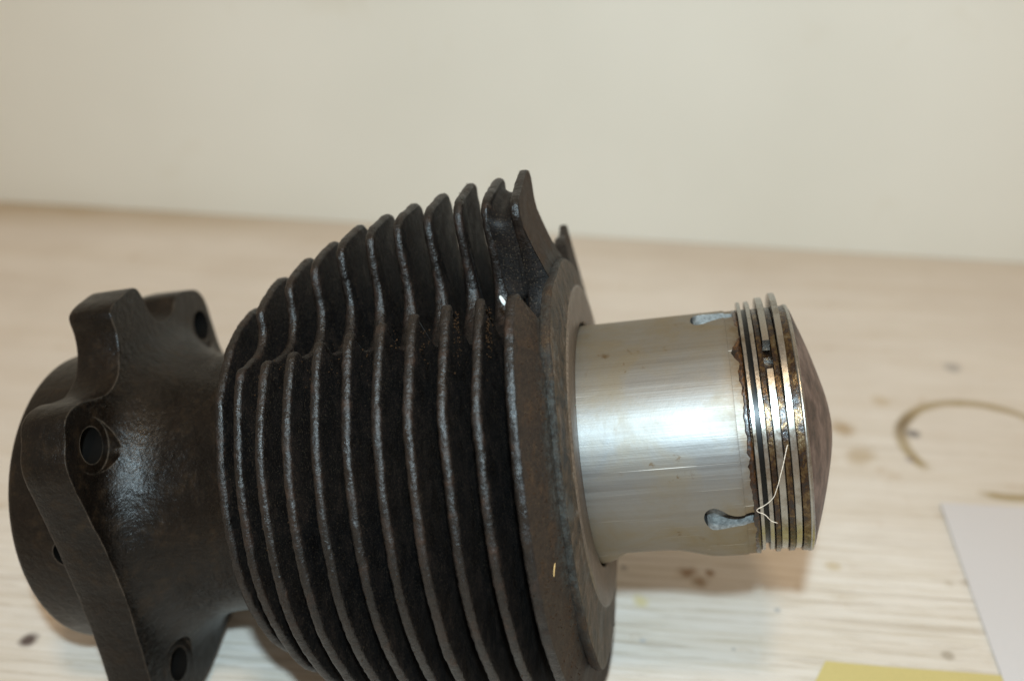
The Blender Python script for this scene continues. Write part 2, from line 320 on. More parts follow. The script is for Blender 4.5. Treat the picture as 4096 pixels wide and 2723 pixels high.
# ------------------------------------------------------------------ mesh helpers
def link(name, verts, faces, mats, parent=None, M=None, smooth=True, midx=None, autosmooth=None):
    me = bpy.data.meshes.new(name); me.from_pydata([tuple(v) for v in verts], [], faces)
    for m in mats: me.materials.append(m)
    if midx: me.polygons.foreach_set('material_index', midx)
    if smooth: me.polygons.foreach_set('use_smooth', [True]*len(me.polygons))
    me.update()
    bm = bmesh.new(); bm.from_mesh(me); bmesh.ops.recalc_face_normals(bm, faces=bm.faces); bm.to_mesh(me); bm.free()
    if autosmooth: me.set_sharp_from_angle(angle=R(autosmooth))
    o = bpy.data.objects.new(name, me); C.objects.link(o)
    place(o, parent, M); return o
def place(o, parent, M=None):
    """put local-frame geometry (metres, axis along x) at its place under parent"""
    if parent: o.parent = parent
    if M is not None: o.matrix_world = M
    if parent:
        root = parent
        Mp = WORLD.get(parent.name, Matrix())
        o.matrix_parent_inverse = Matrix(); o.matrix_basis = Mp.inverted() @ (M if M is not None else Matrix())
    WORLD[o.name] = M.copy() if M is not None else Matrix()
WORLD = {}
def thing(name, label, cat, loc):
    o = bpy.data.objects.new(name, None); C.objects.link(o); o.location = loc; o.empty_display_size = 0.02
    o['label'] = label; o['category'] = cat; WORLD[o.name] = Matrix.Translation(loc); return o
def tag(o, label, cat, group=None):
    o['label'] = label; o['category'] = cat
    if group: o['group'] = group
    return o

def catmull(pts, per=8, closed=True):
    out = []; n = len(pts)
    for i in range(n if closed else n-1):
        p = [pts[(i+k-1) % n] if closed else pts[min(max(i+k-1, 0), n-1)] for k in range(4)]
        for j in range(per):
            t = j/per
            out.append(tuple(0.5*((2*p[1][a]) + (-p[0][a]+p[2][a])*t + (2*p[0][a]-5*p[1][a]+4*p[2][a]-p[3][a])*t*t + (-p[0][a]+3*p[1][a]-3*p[2][a]+p[3][a])*t**3) for a in range(len(pts[0]))))
    if not closed: out.append(tuple(pts[-1]))
    return out
def resample(pts, n, closed=True):
    P = list(pts)+([pts[0]] if closed else []); d = [0]
    for a, b in zip(P, P[1:]): d.append(d[-1]+math.dist(a, b))
    out = []; j = 0
    for i in range(n):
        t = d[-1]*i/(n if closed else n-1)
        while j < len(d)-2 and d[j+1] < t: j += 1
        k = (t-d[j])/max(1e-9, d[j+1]-d[j]); out.append(tuple(P[j][a]+(P[j+1][a]-P[j][a])*k for a in range(len(P[0]))))
    return out
def normals2(pts):
    n = len(pts); out = []
    for i in range(n):
        a, b = pts[i-1], pts[(i+1) % n]; tx, ty = b[0]-a[0], b[1]-a[1]; l = math.hypot(tx, ty) or 1
        out.append((ty/l, -tx/l))
    # outward for counter-clockwise outlines
    area_ = sum(pts[i][0]*pts[(i+1) % n][1]-pts[(i+1) % n][0]*pts[i][1] for i in range(n))
    return out if area_ > 0 else [(-x, -y) for x, y in out]
def lathe(profile, n=160, centre=lambda s: (0, 0), closed=False):
    """profile of (s, r) -> verts, faces around the axis"""
    V = []; F = []
    for (s, r) in profile:
        cu, cv = centre(s)
        for i in range(n):
            a = 2*math.pi*i/n; V.append(L(s, cu+r*math.cos(a), cv+r*math.sin(a)))
    m = len(profile)
    for j in range(m if closed else m-1):
        for i in range(n):
            a, b = j*n+i, j*n+(i+1) % n; c, d = ((j+1) % m)*n+(i+1) % n, ((j+1) % m)*n+i
            F.append((a, b, c, d))
    return V, F
def boolean(o, cutters):
    for c in cutters:
        md = o.modifiers.new('cut', 'BOOLEAN'); md.object = c; md.operation = 'DIFFERENCE'; md.solver = 'EXACT'
    bpy.context.view_layer.update()
    dg = bpy.context.evaluated_depsgraph_get(); me = bpy.data.meshes.new_from_object(o.evaluated_get(dg))
    o.modifiers.clear(); old = o.data; nm = old.name; o.data = me; bpy.data.meshes.remove(old); me.name = nm
    for c in cutters:
        cm = c.data; bpy.data.objects.remove(c); bpy.data.meshes.remove(cm)
def cutter_prism(poly_a, poly_b, mat_slots, mi):
    """solid between two matching point loops"""
    n = len(poly_a); V = list(poly_a)+list(poly_b)
    F = [tuple(range(n)), tuple(reversed(range(n, 2*n)))]+[(i, (i+1) % n, n+(i+1) % n, n+i) for i in range(n)]
    return link('cutter', V, F, mat_slots, None, LM, False, [mi]*len(F))
def axial_cyl(u, v, r, s0, s1, mats, mi, n=48):
    a = [L(s0, u+r*math.cos(2*math.pi*i/n), v+r*math.sin(2*math.pi*i/n)) for i in range(n)]
    b = [L(s1, u+r*math.cos(2*math.pi*i/n), v+r*math.sin(2*math.pi*i/n)) for i in range(n)]
    return cutter_prism(a, b, mats, mi)

# ------------------------------------------------------------------ setting: table and wall
def table():
    me = bpy.data.meshes.new('table_top'); bm = bmesh.new()
    # one thick board, its back edge butted to the wall
    dx = (WALL_B-WALL_A).normalized(); pA = WALL_A-dx*0.7; pB = WALL_B+dx*0.8
    nrm = Vector((dx.y, -dx.x, 0))
    q = [pA, pB, pB+nrm*1.2, pA+nrm*1.2]
    top = [bm.verts.new(p) for p in q]; bot = [bm.verts.new(p-Vector((0, 0, 0.03))) for p in q]
    bm.faces.new(top); bm.faces.new(bot[::-1])
    for i in range(4): bm.faces.new((top[i], bot[i], bot[(i+1) % 4], top[(i+1) % 4]))
    bmesh.ops.recalc_face_normals(bm, faces=bm.faces); bm.to_mesh(me); bm.free()
    me.materials.append(table_mat()); o = bpy.data.objects.new('table_top', me); C.objects.link(o); o['kind'] = 'structure'
    # wall
    w = bpy.data.meshes.new('wall'); bm = bmesh.new(); t = -nrm*0.05
    base = [pA-dx*0.3, pB+dx*0.3]; lo, hi = Vector((0, 0, -0.1)), Vector((0, 0, 1.6))
    fr = [bm.verts.new(p) for p in (base[0]+lo, base[1]+lo, base[1]+hi, base[0]+hi)]
    bk = [bm.verts.new(p.co+t) for p in fr]
    bm.faces.new(fr); bm.faces.new(bk[::-1])
    for i in range(4): bm.faces.new((fr[i], bk[i], bk[(i+1) % 4], fr[(i+1) % 4]))
    bmesh.ops.recalc_face_normals(bm, faces=bm.faces); bm.to_mesh(w); bm.free()
    w.materials.append(wall_mat()); o = bpy.data.objects.new('wall', w); C.objects.link(o)
    o.location = nrm*-0.0005; o['kind'] = 'structure'
table()

# ------------------------------------------------------------------ the cylinder barrel
base_loc = LM @ L(-110, 0, 0); base_loc.z = 0
BAR = thing('engine_cylinder', 'black cast iron finned engine cylinder lying on its side on the painted board', 'engine cylinder', base_loc)
ctr = lambda s: (0.0, 0.011*s)

FIN_S = {k: -47.5-8.2*(11-k) for k in range(1, 12)}
NEAR = {1: 57, 2: 63, 3: 67.5, 4: 70, 5: 71.5, 6: 72, 7: 73, 8: 74.5, 9: 73.5, 10: 73, 11: 72.5}
TOPV = {1: 47.8, 2: 55.3, 3: 59.9, 4: 64.2, 5: 66.8, 6: 69.2, 7: 71.5, 8: 74.6, 9: 76.4, 10: 76.9, 11: 77.5}
OUT = [(73, 0), (72.5, 16), (69, 27), (64.5, 34.5), (61.3, 37.6), (59, 37.2), (56, 33.5), (51, 30.8), (44, 29.6), (37.5, 31), (33.5, 35.5), (33, 41.5), (36, 48), (41.5, 55), (46.8, 60), (47, 64.5), (42, 68.5), (35, 73), (28, 76.8), (23, 77.3), (19.5, 74),
       (17, 69), (14.5, 63), (10, 58), (3, 54.5), (-5, 53.5), (-13, 55), (-20, 59.5), (-25, 65), (-29, 71.5), (-33, 70.5), (-42, 64), (-52, 55), (-63, 42), (-70, 22), (-72, 0),
       (-69, -22), (-60, -40), (-47, -54), (-31, -65), (-14, -71.5), (4, -72), (22, -68.5), (36, -63), (49, -53), (58, -43.5), (66, -30), (71, -15)]
OUT11 = OUT[:17]+[(31.5, 76), (27, 77.6), (24, 76), (22, 71), (19.5, 66), (16.5, 60.5), (11, 56), (3, 53.5), (-5, 54), (-11, 57.5), (-16, 63), (-20, 67), (-25, 68.5), (-29, 72)]+OUT[30:30]+[(-31, 72.5), (-42, 63.5), (-53, 55.5), (-64, 45), (-71, 25), (-72, 0), (-70, -22), (-66, -40), (-58, -54), (-50, -63), (-40, -70.5), (-28, -74.5), (-12, -74)]+OUT[41:]
NOTCH = {1: [(55.5, 19), (53, 25), (51, 28.5), (49.5, 31), (47, 35), (38, 43), (27, 47.8)],
         2: [(59.5, 25), (55, 28), (48, 32), (44.5, 37.5), (45, 44), (34, 53), (26, 55.8)],
         3: [(61.5, 26.5), (55.5, 28.5), (46.5, 32.5), (42.5, 40), (43.7, 50), (33, 58), (26, 60.5)],
         5: [(65.3, 30.2), (57.5, 28.4), (46.5, 32), (41, 43), (45.3, 57.5), (33, 66), (26, 68)],
         7: [(64.8, 33.4), (56.5, 28.6), (44.5, 30.6), (39.5, 43), (45.3, 61.5), (33, 70), (25, 72.6)],
         9: [(62.3, 36.6), (56, 30.3), (43, 29.6), (34, 43), (43.0, 63.5), (32, 73), (23, 77)],
         10: [(61, 37), (56.5, 32.5), (42, 30.5), (33.5, 42), (44.5, 63), (33, 73), (23.5, 77.2)]}
def notch(k):
    if k in NOTCH: return NOTCH[k]
    a, b = NOTCH[k-1], NOTCH[k+1]; return [((p[0]+q[0])/2, (p[1]+q[1])/2) for p, q in zip(a, b)]
def fin_outline(k, n=460):
    if k < 11:
        a = NEAR[k]/73.0; b = TOPV[k]/77.5
        pts = [(73*a, 0), (72.3*a, 14*b)]+notch(k)
        pts += [(u*a, v*b) for u, v in OUT[20:35]]+[(u*a, v*a) for u, v in OUT[35:]]
        if k < 4: pts = [p for i, p in enumerate(pts) if not (9 <= i <= 22 and math.hypot(*p) < 42)]
        return resample(catmull(pts, 8), n)
    pts = []
    a = NEAR[k]/73.0; b = TOPV[k]/77.5
    for (u, v) in (OUT11 if k == 11 else OUT):
        bb = b if v > 0 else a
        if v > 0 and u > 0: w = min(1, v/30.0); bb = a*(1-w)+b*w
        pts.append((u*a, v*bb))
    return resample(catmull(pts, 8), n)
def core_r(s): return 41.0+2.0*min(1, max(0, (s+131)/80))
def fin_mesh(k, n=520):
    s0 = FIN_S[k]; o = fin_outline(k, n); nr = normals2(o); rc = core_r(s0)-1.5
    V = []; F = []; MI = []
    # (inset along the outline normal, s offset, is_rim)
    head = (k == 11)
    tl, tr = 1.25, 1.35
    prof = []      # from left root round the rim to right root: (mode, amount, ds)
    prof += [('c', 0.0, -3.9), ('c', 0.10, -2.7), ('c', 0.3, -2.15), ('c', 0.6, -1.7), ('n', 2.2, -tl-0.02), ('n', 0.9, -tl), ('n', 0.35, -tl*0.82), ('n', 0.05, -tl*0.4), ('n', 0.0, 0.05), ('n', 0.05, tr*0.45), ('n', 0.35, tr*0.82), ('n', 0.9, tr), ('n', 2.2, tr+0.02)]
    if not head: prof += [('c', 0.6, 1.8), ('c', 0.3, 2.25), ('c', 0.10, 2.8), ('c', 0.0, 3.9)]
    m = len(prof)
    for i in range(n):
        (x, y), (nx, ny) = o[i], nr[i]
        cu, cv = ctr(s0); ang = math.atan2(y-cv, x-cu); cx, cy = cu+rc*math.cos(ang), cv+rc*math.sin(ang)
        e = 2.2; ex, ey = x-nx*e, y-ny*e
        for (mode, am, ds) in prof:
            if mode == 'n': px, py = x-nx*am, y-ny*am
            else: px, py = cx+(ex-cx)*am, cy+(ey-cy)*am
            rr_ = math.hypot(x, y-cv); th_ = 1+1.1*max(0, min(1, (64*NEAR[k]/73-rr_)/16.0))**1.5
            if mode == 'n': ds *= th_
            # rough foundry surface
            q = Vector((px*0.45, py*0.45, (s0+ds)*0.45+k*31))
            rim = 1.0 if (mode == 'n' and am < 1.2) else 0.25
            d1 = noise.noise(q*1.9)*0.16*rim + noise.noise(q*0.6)*0.14*rim
            d2 = noise.noise(q*1.5+Vector((9, 3, 1)))*0.20*rim + noise.noise(q*0.13+Vector((5, 5, 5)))*0.28
            V.append(L(s0+ds+d2, px+nx*d1, py+ny*d1))
    for i in range(n):
        for j in range(m-1):
            a, b = i*m+j, ((i+1) % n)*m+j
            F.append((a, a+1, b+1, b)); MI.append(1 if prof[j][0] == 'n' and prof[j+1][0] == 'n' and prof[j][1] < 0.92 and prof[j+1][1] < 0.92 else 0)
    return V, F, MI
for k in range(1, 11):
    V, F, MI = fin_mesh(k)
    link('cooling_fin', V, F, [M_FACE, M_RIM], BAR, LM, True, MI)

# thick top plate (last fin), with its dished outer face, then the round joint pad
def plate():
    n = 720; o = fin_outline(11, n); nr = normals2(o); s0 = FIN_S[11]; V = []; F = []; MI = []
    PAD = 56.0
    cols = []
    for i in range(n):
        (x, y), (nx, ny) = o[i], nr[i]; ang = math.atan2(y, x); r = math.hypot(x, y)
        far = 0.5-0.5*math.cos(min(math.pi, max(0, (abs(ang)-1.2)/1.4*math.pi)))        # 0 near side .. 1 far side
        srim = -46.1+3.0*far
        ca, sa = math.cos(ang), math.sin(ang); rc = 41.0
        def face_s(rr):
            t = min(1.0, max(0.0, (rr-PAD)/16.0))
            return -41.35+(srim+41.35)*(t**0.9)
        seq = [(rc*ca, rc*sa, s0-3.6, 0), (rc*ca+(x-rc*ca)*0.12, rc*sa+(y-rc*sa)*0.12, s0-2.4, 0), (rc*ca+(x-rc*ca)*0.4, rc*sa+(y-rc*sa)*0.4, s0-1.9, 0),
               (x-nx*2.2, y-ny*2.2, s0-1.4, 0), (x-nx*0.9, y-ny*0.9, s0-1.3, 1), (x-nx*0.3, y-ny*0.3, s0-1.0, 1), (x, y, s0-0.5, 1)]
        er = math.hypot(x-nx*0.7, y-ny*0.7); fe = face_s(er)
        ft = min(1.0, max(0.0, (math.degrees(ang)-92)/26.0)) if 0 < ang else 0.0
        ft *= min(1.0, max(0.0, (175-math.degrees(ang))/30.0)); ft = 2.0*ft*ft*(3-2*ft)
        seq = seq[:3]+[(p[0], p[1], p[2]+ft, p[3]) for p in seq[3:]]
        lowr = r < 66    # notch walls are plain iron, not rubbed rim
        mid = (s0-0.5+fe)/2
        seq += [(x, y, (s0-0.5+ft+fe-0.45)*0.5, 1), (x, y, fe-0.45, 1), (x-nx*0.25, y-ny*0.25, fe-0.1, 2), (x-nx*0.7, y-ny*0.7, fe, 2)]
        ex, ey = x-nx*0.7, y-ny*0.7
        for t in (0.15, 0.3, 0.45, 0.6, 0.75, 0.88, 1.0):
            tx, ty = (PAD-3)*math.cos(ang), (PAD-3)*math.sin(ang)
            px, py = ex+(tx-ex)*t, ey+(ty-ey)*t; rr = math.hypot(px, py)
            seq.append((px, py, face_s(rr), 2))
        cols.append((seq, lowr))
        for (px, py, s, kd) in seq:
            q = Vector((px*0.45, py*0.45, s*0.45+400)); am = {0: 0.3, 1: 0.9, 2: 0.35, 3: 0.8}[kd]
            d1 = (noise.noise(q*1.9)*0.18+noise.noise(q*0.6)*0.25)*am; d2 = noise.noise(q*1.6+Vector((4, 1, 8)))*0.16*am
            V.append(L(s+d2, px+nx*d1, py+ny*d1))
    m = len(cols[0][0])
    for i in range(n):
        for j in range(m-1):
            a, b = i*m+j, ((i+1) % n)*m+j
            F.append((a, a+1, b+1, b)); kd = min(cols[i][0][j][3], cols[i][0][j+1][3]) if cols[i][0][j+1][3] != 3 else cols[i][0][j+1][3]
            if kd == 1 and cols[i][1]: kd = 0
            MI.append(kd)
    return V, F, MI
V, F, MI = plate()
head = link('head_flange', V, F, [M_FACE, M_RIM, M_PLATE, M_BLUE], BAR, LM, True, MI)
# pad: squarish-round raised pad, crusted face; bevelled rusty edge
def pad():
    n = 360; V = []; F = []; MI = []
    rad = [(0, 55.8), (15, 57.5), (27, 61.5), (40, 61), (55, 57.5), (90, 54.5), (140, 56), (180, 56), (225, 56.5), (262, 61), (285, 64.5), (300, 61.5), (315, 58.5), (335, 56)]
    def pr(deg):
        for (a, ra), (b, rb) in zip(rad, rad[1:]+[(360, 55.8)]):
            if a <= deg <= b:
                t = (deg-a)/(b-a); t = t*t*(3-2*t); return ra+(rb-ra)*t
        return 56
    def nf(c, s_, sc_, am): return noise.noise(Vector((c*sc_, s_*sc_, 77)))*am
    prof = [(1.2, -42.6, 0), (0.15, -41.4, 0), (0.0, -40.2, 0), (0.5, -39.75, 0), (1.0, -39.55, 1), (3.0, -39.35, 1), (5.5, -39.1, 1), (8.0, -38.8, 1)]
    for i in range(n):
        a = 2*math.pi*i/n; ca, sa = math.cos(a), math.sin(a); r = pr(math.degrees(a))
        row = [(r-dr, s) for dr, s, _ in prof]
        row[-1] = (48.2, -38.6); row[-2] = (50.5, -38.85)
        row += [(47.2, -38.3), (46.9, -37.85), (46.4, -37.7), (41, -37.7), (36.6, -37.7), (36.0, -38.1), (35.6, -39.0), (35.5, -60.0)]
        for j, (rr, s) in enumerate(row):
            d = nf(rr*ca, rr*sa, 0.9, 0.25)+nf(rr*ca, rr*sa, 2.6, 0.14) if 3 < j < 8 else nf(rr*ca, rr*sa, 0.5, 0.06) if j <= 3 else 0
            V.append(L(s+d, rr*ca, rr*sa))
        m = len(row)
    for i in range(n):
        for j in range(m-1):
            a_, b_ = i*m+j, ((i+1) % n)*m+j; F.append((a_, a_+1, b_+1, b_))
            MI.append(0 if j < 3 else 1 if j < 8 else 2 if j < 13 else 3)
    return V, F, MI
V, F, MI = pad()
link('joint_face', V, F, [M_PLATE, M_CRUST, M_JOINT, M_DARK], BAR, LM, True, MI, 40)
# web between the last two fins on the upper lug
def web(s0, s1, pts, name='fin_web'):
    n = len(pts); V = []; K = 9
    for j in range(K+1):
        t = j/K; sg = 4*(t-0.5)**2
        for (u, v, un, vn) in pts:
            k = 1-0.045*(1-sg); V.append(L(s0+(s1-s0)*t, u*k+noise.noise(Vector((u*.3, t*4, v*.3)))*0.3, v*k))
    F = [(j*n+i, j*n+(i+1) % n, (j+1)*n+(i+1) % n, (j+1)*n+i) for j in range(K) for i in range(n)]
    return link(name, V, F, [M_FACE], BAR, LM)
wb = [(x, y, 0, 0) for x, y in resample(catmull([(45, 60.5), (45.3, 63.5), (41, 67.5), (34.5, 71.6), (28, 75.2), (23.5, 75.6), (20, 71), (22, 60), (26, 48), (32, 42), (35, 47), (40, 54.5)], 6), 60)]
web(FIN_S[10]+0.5, FIN_S[11]-0.5, wb)

# core tube between the fins
prof = [(-133+i*2.0, core_r(-133+i*2.0)) for i in range(45)]
prof = [(s, r) for s, r in prof if s < -44]+[(-43.5, 42)]
V, F = lathe(prof, 200, ctr)
link('barrel_core', V, F, [M_FACE], BAR, LM)

# bosses that fill the bottom of the upper notch
# ------------------------------------------------------------------ base flange with neck flare
FL = [(62, 4), (62.5, 12), (62, 17.5), (59, 21), (54.5, 23), (49, 24), (43.5, 25.8), (39.5, 29.5), (37.3, 34), (36.6, 39), (37.6, 44), (39.8, 48.5), (38.5, 51.5), (33, 55.3), (27, 58.2), (23.5, 57), (20, 52.5), (15, 49.5), (9.5, 50.5), (5.5, 54),
      (3, 59), (-3, 61.5), (-11, 63), (-16.5, 60), (-21, 52), (-27, 42), (-36, 31), (-47, 15), (-58, 2), (-66, -8), (-70.5, -18), (-67, -26), (-57, -31), (-43, -35), (-30, -41), (-20, -49), (-11, -58), (-2, -65), (9, -70), (19, -70.5), (25.5, -64),
      (28, -56.5), (35, -41), (44, -25), (53, -10)]
def base():
    n = 960; o = resample(catmull(FL, 8), n); nr = normals2(o); V = []; F = []; cv0 = -2.0
    flare = [(44.0, -130.0), (42.6, -134), (41.4, -138), (40.6, -143), (40.3, -148), (40.5, -152.5), (41.0, -156.8), (42.0, -160.6), (43.6, -164), (46, -167), (49, -169), (52.5, -169.8), (57, -170.0), (73, -170.3)]
    fl = resample([(s, r) for r, s in flare], 40, False)
    for i in range(n):
        (x, y), (nx, ny) = o[i], nr[i]; cx, cy = x, y-cv0; r = math.hypot(cx, cy); ca, sa = cx/r, cy/r
        seq = []; ri = math.hypot(x-nx*1.0, y-ny*1.0-cv0)
        lim = r-0.55
        # where does the flare meet this radius
        send = None
        for (s, rr) in fl:
            if rr < lim: seq.append((rr*ca, cv0+rr*sa, s)); last = (s, rr)
            else:
                if send is None: send = last[0]+(s-last[0])*(lim-last[1])/max(1e-6, rr-last[1])
                seq.append((lim*ca, cv0+lim*sa, send-0.0))
        # edge rounding
        se = seq[-1][2]
        seq += [(x-nx*0.12, y-ny*0.12, se-0.15), (x, y, se-0.55), (x+nx*0.0, y, (se-184)/2-3), (x, y, -183.1), (x-nx*0.35, y-ny*0.35, -183.8), (x-nx*1.2, y-ny*1.2, -184.0), (44*ca, cv0+44*sa, -184.0)]
        for (px, py, s) in seq:
            q = Vector((px*0.3, py*0.3, s*0.3)); d = noise.noise(q*0.5)*0.25+noise.noise(q*3.1)*0.05
            V.append(L(s, px+d*ca, py+d*sa))
    m = len(seq)
    for i in range(n):
        for j in range(m-1):
            a, b = i*m+j, ((i+1) % n)*m+j; F.append((a, a+1, b+1, b))
    # close both ends so the solid can be drilled
    F.append(tuple(i*m for i in range(n))); F.append(tuple(i*m+m-1 for i in reversed(range(n))))
    return link('base_flange', V, F, [M_BASE, M_HOLE], BAR, LM, True)
fl = base()
cut = []
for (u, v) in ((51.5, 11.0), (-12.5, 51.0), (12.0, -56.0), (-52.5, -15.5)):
    cut.append(axial_cyl(u, v, 7.9, -169.95, -140, [M_BASE, M_HOLE], 0, 64))
    cut.append(axial_cyl(u, v, 5.1, -190, -150, [M_BASE, M_HOLE], 1, 48))
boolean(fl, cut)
fl.data.set_sharp_from_angle(angle=R(42))
# spigot below the flange
sp = [(-183.0, 45.2), (-186, 45.5), (-200.0, 45.5), (-201.2, 45.2), (-202, 44.4), (-202.3, 43.0), (-202.3, 37.5), (-201, 36.6), (-183, 36.6)]
sp = sum(([a, ((a[0]+b[0])/2, (a[1]+b[1])/2)] for a, b in zip(sp, sp[1:])), [])+[sp[-1]]
V, F = lathe(sp, 200, lambda s: (0, -2.1), True)
spg = link('spigot', V, F, [M_BASE, M_DARK], BAR, LM, True)
hp = []
for rr in (30, 60):
    a = R(-21); hp.append([L(-185.6+3.9*math.cos(2*math.pi*i/32), rr*math.cos(a)-3.9*math.sin(2*math.pi*i/32)*math.sin(a), -2+rr*math.sin(a)+3.9*math.sin(2*math.pi*i/32)*math.cos(a)) for i in range(32)])
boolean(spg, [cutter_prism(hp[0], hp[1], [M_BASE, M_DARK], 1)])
spg.data.set_sharp_from_angle(angle=R(40))

# ------------------------------------------------------------------ the piston
PL = LM @ L(-8, 0, 0); PL.z = (LM @ L(-8, 0, -35)).z
PIS = thing('piston', 'bright aluminium piston sticking out of the finned engine cylinder', 'piston', PL)
def skirt():
    prof = [(-56, 34.9), (-50, 35), (-44, 35), (-38, 35), (-36, 35), (-34.5, 35), (-33, 35), (-31.5, 35), (-30, 35), (-28, 35), (-25, 35), (-22, 35), (-19, 35), (-16, 35), (-13, 35), (-10, 35), (-7, 35), (-4, 35), (-1, 35), (2.6, 35), (3.05, 34.92), (3.1, 34.7), (4.5, 34.65), (6.4, 34.6), (6.45, 27.5), (-56, 27.5)]
    n = 240; V = []; F = []
    for (s, r) in prof:
        for i in range(n):
            a = 2*math.pi*i/n; deg = math.degrees(a)
            rr = r
            if r > 33:      # relieved flat round the gudgeon pin on the underside
                da = min(abs(deg-270), 360-abs(deg-270)); g = math.exp(-(da/26.0)**4); w = 0.5-0.5*math.cos(math.pi*min(1, max(0, (s+37.5)/7)))
                w2 = 0.5+0.5*math.cos(math.pi*min(1, max(0, (s+19)/15))) if s > -19 else 1
                rr = r-2.6*g*w*w2
            V.append(L(s, rr*math.cos(a), rr*math.sin(a)))
    m = len(prof)
    for j in range(m):
        for i in range(n):
            F.append((j*n+i, j*n+(i+1) % n, ((j+1) % m)*n+(i+1) % n, ((j+1) % m)*n+i))
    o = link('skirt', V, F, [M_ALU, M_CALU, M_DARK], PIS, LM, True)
    return o
sk = skirt()
def radial_cutter(poly, r0_, r1_, mi, top=True):
    poly = resample(catmull(poly, 6), 60)
    A = [L(s, r0_*math.cos(R(a)), r0_*math.sin(R(a))) for s, a in poly]; B = [L(s, r1_*math.cos(R(a)), r1_*math.sin(R(a))) for s, a in poly]
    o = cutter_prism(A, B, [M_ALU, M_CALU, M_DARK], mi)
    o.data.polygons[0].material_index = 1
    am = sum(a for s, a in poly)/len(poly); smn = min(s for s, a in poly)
    for i in range(60):      # upper and rear slot walls coloured black for the shade inside
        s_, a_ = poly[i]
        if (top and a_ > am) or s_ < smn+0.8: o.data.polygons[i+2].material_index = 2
    return o
lowp = [(-7.7, -38.8), (-6.9, -35.4), (-4.9, -33.9), (-2.9, -35.6), (-0.9, -38.3), (1.6, -39.3), (4.6, -38.0), (5.6, -38.6), (5.7, -43.2), (3.5, -44.5), (-1, -45.8), (-5.5, -46.8), (-7.2, -43.0)]
upp = [(-6.3, 65.5), (-6.2, 62), (-5.0, 59), (-2.9, 59.3), (-0.9, 61.3), (1.6, 63.5), (4.6, 65.5), (5.6, 66.0), (5.7, 70.5), (3.5, 72), (-1, 73), (-4.5, 73.0), (-5.8, 70.0)]
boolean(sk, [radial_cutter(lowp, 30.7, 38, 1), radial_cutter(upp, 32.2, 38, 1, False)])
sk.data.set_sharp_from_angle(angle=R(35))
# burnt-oil collar next to the first ring: ragged edge
def varnish():
    n = 300; V = []; F = []
    for i in range(n):
        a = 2*math.pi*i/n; ca, sa = math.cos(a), math.sin(a)
        q = Vector((ca*5, sa*5, 3)); ed = 5.25+0.75*noise.noise(q)+0.5*noise.noise(q*3.3)+0.4*noise.noise(q*9)
        deg = math.degrees(a)
        if 44 < deg < 56: ed += 1.6*math.sin((deg-44)/12*math.pi)
        if 31 < deg < 43: ed -= 1.4*math.sin((deg-31)/12*math.pi)
        ed = min(ed, 6.2)
        for (s, r) in ((ed, 34.55), (ed+0.03, 34.68+0.02*noise.noise(q*9)), (ed+0.25, 34.72+0.04*noise.noise(q*9)), ((ed+6.45)/2+0.1, 34.74+0.08*noise.noise(q*11)), (6.42, 34.74+0.08*noise.noise(q*7)), (6.5, 34.4)):
            V.append(L(max(s, ed), r*ca, r*sa))
    m = 6
    for i in range(n):
        for j in range(m-1): a, b = i*m+j, ((i+1) % n)*m+j; F.append((a, a+1, b+1, b))
    return link('oil_deposit', V, F, [M_VARN], PIS, LM)
varnish()
# ring belt with grooves
belt = [(6.3, 31.2), (10.5, 31.2), (10.55, 34.6), (11.75, 34.6), (11.8, 31.2), (14.1, 31.2), (14.15, 34.6), (15.5, 34.6), (15.55, 31.2), (17.65, 31.2), (17.7, 34.6), (18.6, 34.7), (19.5, 34.75)]
bb = []
for a, b in zip(belt, belt[1:]): bb += [a, ((a[0]+b[0])/2, (a[1]+b[1])/2)]
bb.append(belt[-1])
V, F = lathe(bb, 220)
V = [v+v.normalized()*0 + Vector((0, *( (Vector((v.y, v.z)).normalized())*(0.00005*noise.noise(v*700)+0.00004*noise.noise(v*2300)) ))) for v in V]
link('ring_belt', V, F, [M_LAND], PIS, LM, True, None, 40)
V, F = lathe([(19.48, 34.6), (19.5, 34.95), (20.1, 35.0), (20.5, 34.8), (20.62, 34.5)], 220)
link('top_land_edge', V, F, [M_RING], PIS, LM)
cr = [(20.6, 34.55), (21.2, 33.2), (22.3, 30), (23.6, 26.3), (24.9, 22.3), (26.2, 18), (27.3, 14), (28.2, 10.5), (28.9, 7.2), (29.35, 4.2), (29.55, 2), (29.6, 0.05)]
V, F = lathe(catmull(cr, 4, False), 160)
link('crown', V, F, [M_CROWN], PIS, LM)

def ring(name, s0, s1, ro, off, gap, phase=0, mat_=None, ri=31.6, label=None):
    n = 260; V = []; F = []; g0, g1 = (R(gap[0]), R(gap[1])) if gap else (0, 0)
    span = 2*math.pi-(g1-g0) if gap else 2*math.pi
    prof = [(s0, ri), (s0, ro-0.12), (s0+0.12, ro), (s1-0.12, ro), (s1, ro-0.12), (s1, ri)]; m = len(prof)
    for i in range(n+1):
        a = g1+span*i/n
        for (s, r) in prof: V.append(L(s+0.05*math.sin(a*2+phase), off[0]+r*math.cos(a), off[1]+r*math.sin(a)))
    for i in range(n):
        for j in range(m): F.append((i*m+j, i*m+(j+1) % m, (i+1)*m+(j+1) % m, (i+1)*m+j))
    if gap: F.append(tuple(range(m))); F.append(tuple(reversed(range(n*m, n*m+m))))
    return link(name, V, F, [mat_ or M_RING], PIS, LM, True, None, 30)
ring('compression_ring', 15.75, 17.4, 36.3, (0.1, 2.3), (150, 153))
ring('compression_ring', 12.0, 13.8, 35.8, (0.2, 1.9), (21.8, 36.0), 1)
ring('oil_ring', 6.75, 7.75, 35.45, (0.1, 1.5), None, 2)
ring('oil_ring', 9.0, 10.2, 35.45, (0.1, 1.5), None, 2)
